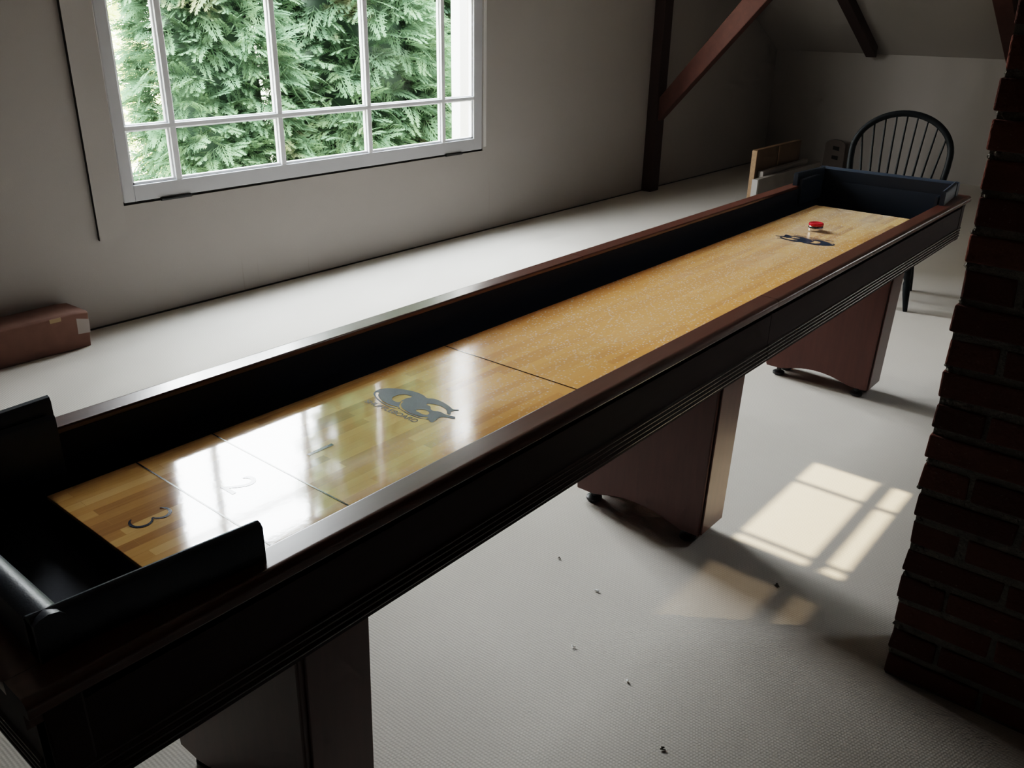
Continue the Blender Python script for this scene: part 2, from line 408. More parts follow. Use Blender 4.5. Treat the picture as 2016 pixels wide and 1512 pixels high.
# ------------------------------------------------------------------ the window
win = thing('window_1', (2.9, YW, WZ0), None, None); win['kind'] = 'structure'
GX = [1.644, 1.895, 2.545, 3.195, 3.845, 4.141]
GZ = [.664, .932, 1.582, 2.232, 2.882, 3.14]
y0, y1 = YW + .004, YW + .05
sf = MB()
sf.box((1.586, y0, .586), (GX[0], y1, 3.212)); sf.box((GX[-1], y0, .586), (4.224, y1, 3.212))
sf.box((GX[0], y0, .586), (GX[-1], y1, GZ[0])); sf.box((GX[0], y0, GZ[-1]), (GX[-1], y1, 3.212))
link('sash', sf, M['sash'], win, bevel=.003)
for x in GX[1:-1]:
    mb = MB().box((x - .016, y0 + .002, GZ[0]), (x + .016, y1 - .004, GZ[-1])); mb.box((x - .025, y0 + .016, GZ[0]), (x + .025, y1 - .010, GZ[-1]))
    link('muntin', mb, M['muntin'], win, bevel=.003)
for z in GZ[1:-1]:
    mb = MB().box((GX[0], y0 + .001, z - .011), (GX[-1], y1 - .005, z + .011)); mb.box((GX[0], y0 + .016, z - .018), (GX[-1], y1 - .010, z + .018))
    link('muntin', mb, M['muntin'], win, bevel=.003)
bead = MB()
for (xa, xb, za, zb) in ((GX[0], GX[0] + .012, GZ[0], GZ[-1]), (GX[-1] - .012, GX[-1], GZ[0], GZ[-1])): bead.box((xa, y0 + .012, za), (xb, y1 - .008, zb))
for z in (GZ[0], GZ[-1] - .012): bead.box((GX[0], y0 + .012, z), (GX[-1], y1 - .008, z + .012))
link('glazing_bead', bead, M['muntin'], win)
link('glass', MB().add([(GX[0], YW + .035, GZ[0]), (GX[-1], YW + .035, GZ[0]), (GX[-1], YW + .035, GZ[-1]), (GX[0], YW + .035, GZ[-1])], [(0, 1, 2, 3)]), M['glass'], win)
link('sill_gap', MB().box((1.578, YW + .01, .574), (4.232, YW + .03, .590)), M['crack_and_shade'], win)
for hx, hl in ((1.86, .17), (3.93, .16)):
    h = MB().box((hx - hl / 2, YW - .006, .572), (hx + hl / 2, YW + .008, .588)); h.tube([(hx - hl / 2, YW - .006, .580), (hx + hl / 2, YW - .006, .580)], .006, 8)
    link('hinge', h, M['iron'], win)

# ------------------------------------------------------------------ roof timbers
post = MB().box((6.415, 3.212, 0), (6.555, YW, 2.372))
tag(link('timber_post', post, M['post'], org=(6.48, 3.26, 0), bevel=.006), 'dark upright timber post standing against the window wall', 'post')
br = MB().prism([(3.214, .615), (3.214, .815), (1.873, 2.372), (1.625, 2.372)], 'x', 6.44, 6.54)
tag(link('timber_brace', br, M['beam'], org=(6.49, 3.2, .7), bevel=.006), 'red-brown diagonal timber brace rising from the upright post', 'beam')
def rafter(name, y, x0, x1, wd, dp, label, mat):
    mb = MB(); L = []
    for x, cut in ((x0, 0), (x1, 0)):
        zt = ceil_z(x) + .02
        for yy in (y - wd / 2, y + wd / 2): L.append((x, yy, zt))
        for yy in (y + wd / 2, y - wd / 2): L.append((x, yy, zt - dp - .02))
    mb.add(L, [(0, 1, 2, 3), (7, 6, 5, 4), (0, 4, 5, 1), (1, 5, 6, 2), (2, 6, 7, 3), (3, 7, 4, 0)])
    return tag(link(name, mb, mat, org=(x1, y, ceil_z(x1)), bevel=.006), label, 'beam')
rafter('roof_beam', 2.265, 3.0, 8.86, .105, .10, 'dark beam on the sloped ceiling, cut off square above the far wall', M['post'])
rafter('roof_beam', .975, 3.0, 8.86, .15, .10, 'red-brown sloped ceiling beam half hidden by the brick chimney', M['beam'])

# ------------------------------------------------------------------ brick chimney
ch = thing('brick_chimney', (1.52, -1.0, 0), 'dark red brick chimney breast with rough grey mortar at right', 'chimney')
CX0, CX1, CY0, CY1 = 1.418, 1.615, -1.56, -.480
CH = .0735; Zoff = .0075
def edge_y(z): return -.490 + .027 * z      # the old chimney leans slightly
core = MB().hexa([(CX0 + .005, CY0 + .01, 0), (CX1 - .005, CY0 + .01, 0), (CX1 - .005, edge_y(0) - .005, 0), (CX0 + .005, edge_y(0) - .005, 0), (CX0 + .005, CY0 + .01, 3.455), (CX1 - .005, CY0 + .01, 3.455), (CX1 - .005, edge_y(3.455) - .005, 3.455), (CX0 + .005, edge_y(3.455) - .005, 3.455)])
bk = MB()
def brick(x0, x1, ya, yb, za, zb):
    j = lambda s=.0022: random.uniform(-s, s)
    vs = []
    for z in (za, zb):
        for (x, y) in ((x0, ya), (x1, ya), (x1, yb), (x0, yb)): vs.append((x + j(), y + j(.003), z + j(.002)))
    # chip: slightly rounded by inset ring on the front
    bk.hexa(vs)
k = 0; z = Zoff
while z < 3.38:
    zb = z + CH - .0165; odd = (k % 2 == 1)
    ys = edge_y(z) + random.uniform(-.004, .003)
    y = ys; first = True
    while y > CY0 + .02:
        ln = .098 if (odd and first) else .205
        ye = max(y - ln, CY0)
        brick(CX0 + random.uniform(-.003, .003), CX1 if not (odd and first) else CX0 + .195, ye, y, z, zb)
        y = ye - random.uniform(.010, .017); first = False
    z += CH; k += 1
link('brickwork', bk, M['brick'], ch, bevel=.004)
# mortar crumbs squeezed out at the joints along the edge
cr = core
for i in range(150):
    kk = random.randint(0, 26); zz = max(.01, Zoff + kk * CH - .007 + random.uniform(-.006, .006)); ycr = random.choice((edge_y(zz) - .004 - abs(random.gauss(0, .012)), random.uniform(-.9, edge_y(zz))))
    r = random.uniform(.003, .007)
    ph = random.random() * 6
    cr.lathe([(r * .3, -r * .8), (r, -r * .2), (r * .8, r * .5), (r * .2, r * .9)], (CX0 + .004 + random.uniform(-.002, .004), ycr, zz), 6)
link('mortar', cr, M['mortar'], ch)

# ------------------------------------------------------------------ the shuffleboard table
W = .6896; cyt = W / 2
tb = thing('shuffleboard_table', (1.66, cyt, 0), 'long mahogany shuffleboard table with waxed maple playfield and three pedestal legs', 'table')
TX0, TX1 = -.256, 3.606; RT = .80; WI = .0553
def yy(y, side): return y if side == 0 else W - y
def arc(cx, cy, r, a0, a1, n): return [(cx + r * math.cos(math.radians(a0 + (a1 - a0) * i / n)), cy + r * math.sin(math.radians(a0 + (a1 - a0) * i / n))) for i in range(n + 1)]
prof = [(.016, .7772)] + arc(.003, .7802, .003, 270, 180, 4) + [(.0, .7850)] + arc(.0125, .7880, .0125, 180, 90, 9) + [(.0132, .8005), (.020, .8005), (.048, .8005), (.0519, .8005)] + arc(.0525, .7965, .004, 90, 0, 5) + [(.0565, .7955), (.0565, .765), (.045, .755), (.016, .755)]
XS = 1.657
for side in (0, 1):
    for (a, b) in ((TX0, XS - .0006), (XS + .0006, TX1)):
        mb = MB().prism([(yy(p, side), q) for p, q in prof], 'x', a, b); mb.mi[0] = mb.mi[1] = 1
        link('side_rail', mb, [M['rail'], M['mahog']], tb, smooth=True)
prof_e = [(p, q) for p, q in prof]
for side in (0, 1):
    pe = [((TX0 + p) if side == 0 else (TX1 - p), q) for p, q in prof_e]
    link('end_rail', MB().prism(pe, 'y', WI - .001, W - WI + .001), M['rail'], tb, smooth=True)
# aprons with three reeds along the lower edge
AI = .016; ZB = .618
ap = [(AI + .030, .778), (AI, .778), (AI, ZB), (AI + .030, ZB)]
def reed_prof():
    p = [(AI + .0005, .670)]; z = .6695
    for i in range(4):
        p += [(AI - .0045 * math.sin(PI * k / 6), z - .0100 * k / 6) for k in range(0, 7)] ; z -= .0115
        p += [(AI + .0002, z + .0008)]
    return p + [(AI + .0005, z - .001)]
rp = reed_prof()
for side in (0, 1):
    for (a, b) in ((TX0 + .018, XS - .001), (XS + .0015, TX1 - .018)):
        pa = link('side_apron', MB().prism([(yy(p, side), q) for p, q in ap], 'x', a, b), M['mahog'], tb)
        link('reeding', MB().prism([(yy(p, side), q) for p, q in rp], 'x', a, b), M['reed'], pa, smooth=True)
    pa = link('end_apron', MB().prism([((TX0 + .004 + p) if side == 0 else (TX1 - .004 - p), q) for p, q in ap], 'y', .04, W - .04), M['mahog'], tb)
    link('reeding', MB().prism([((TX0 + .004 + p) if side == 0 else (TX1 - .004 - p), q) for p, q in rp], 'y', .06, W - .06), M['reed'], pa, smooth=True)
for (x, y) in ((TX0 + .018, AI - .002), (TX1 - .018, AI - .002), (TX0 + .018, W - AI + .002), (TX1 - .018, W - AI + .002)):
    sx = 1 if x < 1 else -1; sy = 1 if y < .3 else -1
    link('corner_post', MB().box((min(x, x + sx * .045), min(y, y + sy * .035), ZB - .002), (max(x, x + sx * .045), max(y, y + sy * .035), .777)), M['mahog'], tb, bevel=.003)
# gutter well
g = MB()
gx0, gx1, gy0, gy1 = TX0 + .05, TX1 - .05, .046, W - .046
g.box((gx0, gy0, .655), (gx1, gy1, .668))
g.box((gx0, gy0, .655), (gx1, gy0 + .0122, .789)); g.box((gx0, gy1 - .0122, .655), (gx1, gy1, .789))
g.box((gx0, gy0, .655), (gx0 + .01, gy1, .790)); g.box((gx1 - .01, gy0, .655), (gx1, gy1, .790))
link('gutter', g, M['gutter'], tb)
# playfield
ZP = .7247; PX1 = 3.3186; PY0, PY1 = cyt - .2085, cyt + .2085
pf = link('playfield', MB().box((0, PY0, ZP - .007), (PX1, PY1, ZP)), [M['play']], tb, bevel=.001)
link('plinth', MB().box((.004, PY0 + .004, .667), (PX1 - .004, PY1 - .004, ZP - .0072)), M['gutter'], pf)
EPS = .0006
def flat(name, mb_pts, mat, parent, z=ZP + EPS):
    mb = MB()
    for poly in mb_pts: mb.add([(x, y, z) for x, y in poly], [tuple(range(len(poly)))])
    return link(name, mb, mat, parent)
def rect(x0, x1, ya, yb): return [(x0, ya), (x1, ya), (x1, yb), (x0, yb)]
flat('foul_line', [rect(.958, .9615, PY0, PY1)], M['inkline'], pf)
flat('zone_line', [rect(.1562, .1592, PY0, PY1)], M['inkline'], pf)
flat('zone_line', [rect(.3108, .3138, PY0, PY1)], M['inkline'], pf)
flat('edge_inlay', [rect(0, PX1, PY0 + .006, PY0 + .0075)], M['inkline'], pf)
# printed emblem: a big swooping double crescent
E1 = [(.649,.465),(.662,.471),(.679,.469),(.697,.451),(.709,.425),(.714,.402),(.713,.378),(.708,.362),(.715,.348),(.715,.322),(.709,.297),(.704,.281),(.709,.27),(.701,.275),(.691,.276),(.681,.27),(.693,.292),(.698,.314),(.694,.331),(.686,.341),(.682,.327),(.671,.312),(.677,.293),(.675,.278),(.675,.249),(.666,.266),(.658,.275),(.641,.272),(.63,.272),(.634,.287),(.627,.307),(.626,.323),(.626,.339),(.63,.358),(.632,.369),(.626,.38),(.626,.405),(.632,.433),(.64,.452)]
Hh1 = [(.656,.415),(.669,.42),(.684,.416),(.692,.401),(.691,.391),(.679,.394),(.663,.393),(.653,.391),(.651,.403)]
Hh2 = [(.65,.336),(.66,.329),(.663,.319),(.652,.303),(.645,.311),(.646,.323)]
S1 = [(.652,.462),(.659,.464),(.647,.448),(.637,.427),(.632,.401),(.635,.379),(.636,.374),(.634,.371),(.629,.383),(.63,.41),(.635,.434),(.643,.451)]
S2 = [(.641,.377),(.653,.386),(.662,.39),(.65,.381),(.64,.369),(.633,.346),(.632,.325),(.635,.304),(.641,.294),(.637,.292),(.63,.31),(.63,.328),(.63,.345),(.633,.364)]
def curve_mesh(name, cu, mat, parent, mtx):
    ob = bpy.data.objects.new('tmp', cu); C.objects.link(ob)
    dg = bpy.context.evaluated_depsgraph_get(); dg.update()
    me = bpy.data.meshes.new_from_object(ob.evaluated_get(dg)); bpy.data.objects.remove(ob)
    me.transform(mtx); me.materials.clear(); me.materials.append(mat); me.name = name
    o = bpy.data.objects.new(name, me); C.objects.link(o); o.parent = parent
    me.transform(Matrix.Translation(-root_org(parent))); return o
def poly_curve(polys, cyc=True):
    cu = bpy.data.curves.new('tmpc', 'CURVE'); cu.dimensions = '2D'; cu.fill_mode = 'BOTH'
    for pts in polys:
        sp = cu.splines.new('BEZIER'); sp.bezier_points.add(len(pts) - 1); sp.use_cyclic_u = True; sp.resolution_u = 4
        for bp, p in zip(sp.bezier_points, pts):
            bp.co = (p[0], p[1], 0); bp.handle_left_type = bp.handle_right_type = 'AUTO'
    return cu
def text_curve(txt, size):
    cu = bpy.data.curves.new('tmpt', 'FONT'); cu.body = txt; cu.size = size; cu.align_x = 'CENTER'; cu.align_y = 'CENTER'; return cu
for flip in (0, 1):
    F = Matrix.Identity(4)
    if flip: F = Matrix.Translation((PX1, W, 0)) @ Matrix.Rotation(PI, 4, 'Z')
    T = F @ Matrix.Translation((0, 0, ZP + EPS))
    em = curve_mesh('emblem', poly_curve([E1, Hh1, Hh2, S1, S2]), M['emblem'], pf, T)
    tx = curve_mesh('lettering', text_curve('SHUFFLEBOARD', .021), M['emblem'], pf, T @ Matrix.Translation((.6125, .372, 0)) @ Matrix.Rotation(-PI / 2, 4, 'Z'))
def numeral_three(cx, cy, s):
    # open curved 3, read from the near end (right = -Y, up = +X)
    pts = []
    for c0, r in (((0, .23), .23), ((0, -.25), .25)):
        a0, a1 = (150, -75) if c0[1] > 0 else (75, -150)
        for i in range(15):
            a = math.radians(a0 + (a1 - a0) * i / 14); pts.append((c0[0] + r * 1.05 * math.cos(a), c0[1] + r * math.sin(a)))
    L, R = [], []
    n = len(pts)
    for i, p in enumerate(pts):
        q0, q1 = pts[max(0, i - 1)], pts[min(n - 1, i + 1)]; dx, dy = q1[0] - q0[0], q1[1] - q0[1]; l = math.hypot(dx, dy) or 1
        wd = .016 + .026 * math.sin(PI * ((i % 15) + .5) / 15)
        L.append((p[0] - dy / l * wd, p[1] + dx / l * wd)); R.append((p[0] + dy / l * wd, p[1] - dx / l * wd))
    mb = MB(); vs = [(cx + b * s, cy - a * s, ZP + EPS) for a, b in L + R]
    mb.add(vs, [(i, i + 1, n + i + 1, n + i) for i in range(n - 1)]); return mb
link('numeral', numeral_three(.080, .364, .068), M['ink'], pf)
curve_mesh('numeral', text_curve('2', .085), M['ink'], pf, Matrix.Translation((.232, .345, ZP + EPS)) @ Matrix.Rotation(-PI / 2, 4, 'Z'))
curve_mesh('numeral', text_curve('1', .085), M['ink'], pf, Matrix.Translation((.405, .345, ZP + EPS)) @ Matrix.Rotation(-PI / 2, 4, 'Z'))
# U-shaped vinyl end pads (lipped over the rails)
def endpad(flip):
    F = (lambda x, y: (x, y)) if not flip else (lambda x, y: (3.362 - x, y))
    top, bot = .857, .672
    def slab(p, q, th, nrm, z0, z1):
        # vertical padded slab from p to q, thickness th toward nrm, soft top
        d = Vector((q[0] - p[0], q[1] - p[1], 0)); n = Vector((nrm[0], nrm[1], 0))
        mb = MB(); pr = [(0, z0), (0, z1 - .006), (th * .18, z1 - .001), (th * .5, z1 + .0015), (th * .82, z1 - .001), (th, z1 - .008), (th, z0)]
        vs = []
        for c in (p, q):
            for (o_, zz) in pr: vs.append((c[0] + n.x * o_, c[1] + n.y * o_, zz))
        nn = len(pr)
        mb.add(vs, [tuple(range(nn)), tuple(range(nn, 2 * nn))[::-1]] + [(i, (i + 1) % nn, nn + (i + 1) % nn, nn + i) for i in range(nn)])
        return mb
    parts = MB()
    def join(mb): parts.add(mb.v, mb.f)
    sgn = -1 if flip else 1
    a, b = F(-.216, 0)[0], F(.070, 0)[0]
    zr = .8004
    out = bpy.data.objects
    back = slab((a, .050), (a, W - .050), .036, (sgn, 0), zr, top); join(back)
    inner = slab((a + sgn * .0180, .058), (a + sgn * .0180, W - .058), .0178, (sgn, 0), .669, .835); join(inner)
    p = link('end_pad', parts, M['pad'], tb, smooth=True)
    for side in (0, 1):
        mb = slab((a, yy(.056, side)), (b, yy(.030, side)), .019, (0, 1 if side == 0 else -1), zr, top)
        mb2 = slab((a + sgn * .02, yy(.0575, side)), (b - sgn * .006, yy(.0575, side)), .012, (0, 1 if side == 0 else -1), .72, .83)
        mb.add(mb2.v, mb2.f)
        link('pad_flap', mb, M['pad'], p, smooth=True)
    return p
endpad(False); endpad(True)
# pedestal legs
for xc in (.228, 1.670, 3.131):
    mb = MB(); hx, hyb, hyt = .0735, .224, .240
    prof = []
    zb, zt = .040, .640
    n = 14
    bottom = []
    for i in range(n + 1):
        t = -1 + 2 * i / n; y = t * hyb
        arch = .030 * max(0, 1 - (abs(t) / .66) ** 2) if abs(t) < .66 else 0
        bottom.append((cyt + y, zb + arch))
    poly = bottom + [(cyt + hyt, zt), (cyt - hyt, zt)]
    vs = []; nn = len(poly)
    for sx in (-1, 1):
        for (y, z) in poly: vs.append((xc + sx * (hx + (z - zb) * .008), y, z))
    mb.add(vs, [tuple(range(nn)), tuple(range(nn, 2 * nn))[::-1]] + [(i, (i + 1) % nn, nn + (i + 1) % nn, nn + i) for i in range(nn)])
    lg = link('leg', mb, M['leg'], tb, bevel=.004)
    for sy in (-1, 1):
        sp = MB().prism([(cyt + sy * (hyb + .0005), zb + .003), (cyt + sy * (hyb + .006), zb + .003), (cyt + sy * (hyt + .006), zt), (cyt + sy * (hyt + .0005), zt)], 'x', xc - hx + .010, xc + hx - .002)
        link('side_panel', sp, M['leg'], lg, bevel=.002)
    for sx in (-1, 1):
        for sy in (-1, 1):
            link('leveling_foot', MB().lathe([(.020, .0), (.026, .004), (.026, .012), (.020, .016), (.010, .018), (.010, .042)], (xc + sx * .040, cyt + sy * .175, .0), 18), M['rubber'], lg, smooth=True)
# the weight left on the lane
pk = thing('shuffleboard_puck', (2.835, .362, ZP), 'red-capped steel shuffleboard puck resting on far end of the playfield', 'puck')
PKR = .0285
link('steel_base', MB().lathe([(PKR * .80, 0), (PKR * .97, .0015), (PKR, .006), (PKR, .015), (PKR * .94, .0185), (PKR * .7, .019)], (2.835, .362, ZP + EPS + .0002), 32), M['chrome'], pk, smooth=True)
link('red_cap', MB().lathe([(PKR * .70, .0185), (PKR * .96, .0195), (PKR * 1.0, .024), (PKR * .95, .0285), (PKR * .80, .0300), (PKR * .72, .0285), (PKR * .2, .0280)], (2.835, .362, ZP + EPS + .0004), 32), M['red'], pk, smooth=True)

# ------------------------------------------------------------------ Windsor chair
chs = thing('windsor_chair', (4.60, .63, 0), 'black bow-back Windsor chair with spindles behind the far table end', 'chair')
fw = Vector((-.98, -.19, 0)).normalized(); rg = Vector((fw.y, -fw.x, 0))   # forward (to the table), chair's right
cc = Vector((4.60, .63, 0))
if rg.y > 0: rg = -rg        # make 'rg' point to -Y
def L(f, r, z): return cc + fw * f + rg * r + Vector((0, 0, z))
seat = MB(); ns = 40; rings = []
for (sc_, zz) in ((.86, .425), (.97, .432), (1.0, .445), (.985, .456), (.90, .460), (.55, .448), (.02, .444)):
    ring = []
    for i in range(ns):
        a = 2 * PI * i / ns; ca, sa = math.cos(a), math.sin(a)
        rx = .215 * (abs(ca) ** .75) * (1 if ca > 0 else -1); ry = .225 * (abs(sa) ** .8) * (1 if sa > 0 else -1) * (1.0 - .06 * (-ca))
        ring.append(L(rx * sc_, ry * sc_, zz))
    rings.append(ring)
vs = [v for r in rings for v in r]
fs = [(i * ns + k, i * ns + (k + 1) % ns, (i + 1) * ns + (k + 1) % ns, (i + 1) * ns + k) for i in range(len(rings) - 1) for k in range(ns)]
fs += [tuple(range(ns))[::-1], tuple(range((len(rings) - 1) * ns, len(rings) * ns))]
link('seat', seat.add(vs, fs), M['chair'], chs, smooth=True)
def bow(t):
    # t 0..1 around the hoop, from right seat end to left seat end
    a = math.radians(-38 + 256 * t)
    r = .262 * math.cos(a); z = .775 + .215 * math.sin(a) if math.sin(a) > 0 else .775 + .30 * math.sin(a) * 1.75
    if math.sin(a) < 0: r *= 1 - .10 * (math.sin(a) ** 2) * 2
    rake = -.175 - .28 * (z - .455)
    return r, z, rake
hoop = []
for i in range(41):
    r, z, k = bow(i / 40); hoop.append(L(k, r, max(z, .45)))
link('back_bow', MB().tube(hoop, .0178, 12), M['chair'], chs, smooth=True)
for i in range(9):
    u = (i - 4) / 4
    r0 = u * .155; r1 = u * .225
    z1 = .775 + .215 * math.sqrt(max(0, 1 - (r1 / .262) ** 2))
    p0 = L(-.165 + .02 * abs(u), r0, .452); p1 = L(-.175 - .28 * (z1 - .455), r1, z1)
    link('spindle', MB().tube([p0, p0.lerp(p1, .3), p1], [.0065, .0075, .0048], 8), M['chair'], chs, smooth=True)
for (f, r) in ((.17, .16), (.17, -.16), (-.14, .14), (-.14, -.14)):
    top = L(f, r, .44); bot = L(f + (.05 if f > 0 else -.085), r + (.06 if r > 0 else -.06), 0)
    pts = [top.lerp(bot, s) for s in (0, .12, .3, .5, .58, .62, .66, .8, 1)]
    link('leg', MB().tube(pts, [.013, .017, .021, .023, .020, .015, .020, .018, .0115], 12), M['chair'], chs, smooth=True)
for s in (1, -1):
    a = L(.195, s * .19, .19); b = L(-.19, s * .175, .19)
    link('stretcher', MB().tube([a, a.lerp(b, .5), b], [.008, .012, .008], 8), M['chair'], chs, smooth=True)
a = L(.0, .182, .19); b = L(.0, -.182, .19)
link('stretcher', MB().tube([a, a.lerp(b, .5), b], [.008, .012, .008], 8), M['chair'], chs, smooth=True)

# ------------------------------------------------------------------ boards at the back, carton at the left
ply = MB().box((6.115, 2.10, 0), (6.97, 2.14, .518), 0); ply.box((6.103, 2.10, 0), (6.115, 2.14, .513), 1); ply.box((6.52, 2.096, 0), (6.527, 2.10, .516), 1)  # left edge coloured lighter as its lit side; middle strip is a seam
tag(link('plywood_panel', ply, [M['plywood'], M['plyedge']], org=(6.5, 2.12, 0)), 'brown plywood panel standing upright behind grey boards', 'board')
g1 = MB().box((6.16, 2.052, 0), (7.06, 2.096, .352), 0)
tag(link('grey_board', g1, [M['grayboard'], M['whiteend']], org=(6.6, 2.07, 0), bevel=.002), 'grey board on edge between the plywood and the long board', 'board')
g2 = MB().box((5.985, 2.005, 0), (7.24, 2.048, .318), 0); g2.box((5.960, 2.0, 0), (5.985, 2.048, .318), 1)  # left end coloured near-white as the lit face
tag(link('grey_board', g2, [M['grayboard'], M['whiteend']], org=(6.6, 2.02, 0), bevel=.002), 'long grey board with lit white end, frontmost of the boards', 'board')
g3 = MB().box((7.25, 2.0, 0), (7.44, 2.04, .245), 0)
tag(link('grey_board', g3, [M['grayboard'], M['whiteend']], org=(7.35, 2.02, 0), bevel=.002), 'short low grey board at right end of the boards', 'board')
sb = thing('slotted_board', (8.80, 2.45, 0), 'upright grey-brown board with two dark slots near far wall', 'board')
pr = []
for i in range(13):
    a = PI * i / 12; pr.append((2.455 + .105 * math.cos(a), .265 + .055 * math.sin(a)))
pr += [(2.345, 0), (2.565, 0)]
link('panel', MB().prism(pr, 'x', 8.80, 8.83), simple('weathered_board', (.14, .112, .095), .8), sb, bevel=.003)
for zc in (.232, .138):
    link('slot', MB().hexa([(8.797, 2.41, zc - .022), (8.803, 2.41, zc - .022), (8.803, 2.475, zc - .012), (8.797, 2.475, zc - .012), (8.797, 2.41, zc + .018), (8.803, 2.41, zc + .018), (8.803, 2.475, zc + .022), (8.797, 2.475, zc + .022)]), M['slot'], sb)
bx = thing('cardboard_carton', (.75, 3.2, 0), 'long low reddish cardboard carton on carpet by the left wall', 'box')
b = MB(); sec = [(3.109, 0), (3.300, 0), (3.300, .172), (3.285, .178), (3.12, .176), (3.109, .168)]
nx = [.20, .6, .95, 1.15, 1.214]
vs = []
for i, x in enumerate(nx):
    for (y, z) in sec: vs.append((x + (.012 * (z > .1) * (i == 4) * (y < 3.2)), y, z - (.010 if i == 4 and z > .1 else 0) + .003 * math.sin(i * 2.1) * (z > .1)))
n = len(sec)
fs = [tuple(range(n))[::-1], tuple(range((len(nx) - 1) * n, len(nx) * n))] + [(i * n + k, i * n + (k + 1) % n, (i + 1) * n + (k + 1) % n, (i + 1) * n + k) for i in range(len(nx) - 1) for k in range(n)]
link('carton_body', b.add(vs, fs), M['cardboard'], bx, bevel=.004)
link('label', MB().add([(1.165, 3.1085, .07), (1.222, 3.1085, .065), (1.224, 3.1085, .13), (1.168, 3.1085, .145)], [(0, 1, 2, 3)]), M['label'], bx)
link('tape', MB().box((1.05, 3.106, .150), (1.10, 3.1092, .168)), M['tape'], bx)
# crumbs and lint on the carpet
for (x, y, s, mt, lab) in ((1.582, -.151, .009, 'lintdark', 'dark crumb on the carpet between the two sun patches'),
                           (.98, -.035, .008, 'lint', 'white lint scrap on carpet below the middle of the open floor'),
                           (.85, -.203, .006, 'lintdark', 'dark crumb on the carpet nearest the camera'),
                           (1.218, .231, .007, 'lint', 'white lint scrap on carpet before the middle leg, nearer the camera'),
                           (1.278, .404, .006, 'lintdark', 'tiny dark crumb on carpet left of the middle leg'),
                           (.986, .141, .006, 'lint', 'white lint scrap on carpet close beside the near table edge')):
    mb = MB(); vs = []
    for i in range(7):
        a = i * .9; vs.append((x + s * (random.uniform(-1, 1)), y + s * random.uniform(-1.2, 1.2), .004 + s * .2 * random.random()))
    mb.tube([(a_, b_, .002 + c_ * .4) for a_, b_, c_ in vs[:4]], [s * .15, s * .4, s * .35, s * .12], 6)
    tag(link('lint_scrap' if mt == 'lint' else 'floor_crumb', mb, M[mt], org=(x, y, 0), smooth=True), lab, 'lint' if mt == 'lint' else 'crumb')

# ------------------------------------------------------------------ outdoors
struct(link('ground', MB().add([(-60, -60, -3), (80, -60, -3), (80, 120, -3), (-60, 120, -3)], [(0, 1, 2, 3)]), M['lawn']))
wo = MB().box((-7, 6.6, -3), (2.5, 7.0, 6.2)); wo.add([(-7.3, 6.3, 6.2), (2.8, 6.3, 6.2), (2.8, 10, 9), (-7.3, 10, 9)], [(0, 1, 2, 3)], 0)  # unseen siding wall added to block sky light from the left
for i in range(46): wo.box((-7, 6.585, -3 + i * .2), (2.5, 6.6, -3 + i * .2 + .185), 0)
struct(link('unseen_sky_blocker', wo, simple('grey_blocker_siding', (.20, .19, .175), .8)))
colm = thing('porch_post', (5.20, 4.25, -3), 'bright white square post outside the right edge of the window', 'post')
link('shaft', MB().box((4.955, 4.20, -3), (5.30, 4.30, 5.2)), M['white_ext'], colm, bevel=.01)
link('capital', MB().box((4.92, 4.165, 5.2), (5.335, 4.335, 5.36)), M['white_ext'], colm, bevel=.01)
def frond():
    q = []
    def diamond(p, d, ln, wd):
        d = np.array(d) / np.hypot(*d); n = np.array([-d[1], d[0]])
        p = np.array(p); q.append([p, p + d * ln * .45 + n * wd, p + d * ln, p + d * ln * .45 - n * wd])
    diamond((0, 0), (1, 0), 1.0, .022)
    for i in range(7):
        t = .06 + .88 * i / 7
        for s in (-1, 1):
            ln = (.40 * (1 - t) + .13) * (1.12 if (i + s) % 2 else .88); a = math.radians(36); d = (math.cos(a), s * math.sin(a))
            p = np.array([t + (.04 if s > 0 else 0), 0]); diamond(p, d, ln, .022)
            pp = p + np.array(d) * ln * .35
            diamond(pp, (1, s * .06), ln * .60, .020)
            diamond(p + np.array(d) * ln * .62, (1, -s * .05), ln * .40, .017)
            diamond(pp, (math.cos(a * 2.1), s * math.sin(a * 2.1)), ln * .50, .019)
    A = np.array(q).reshape(-1, 2)
    z = -.30 * A[:, 0] ** 2 - .25 * A[:, 1] ** 2
    return np.column_stack([A, z])
FR = frond(); NQ = len(FR) // 4
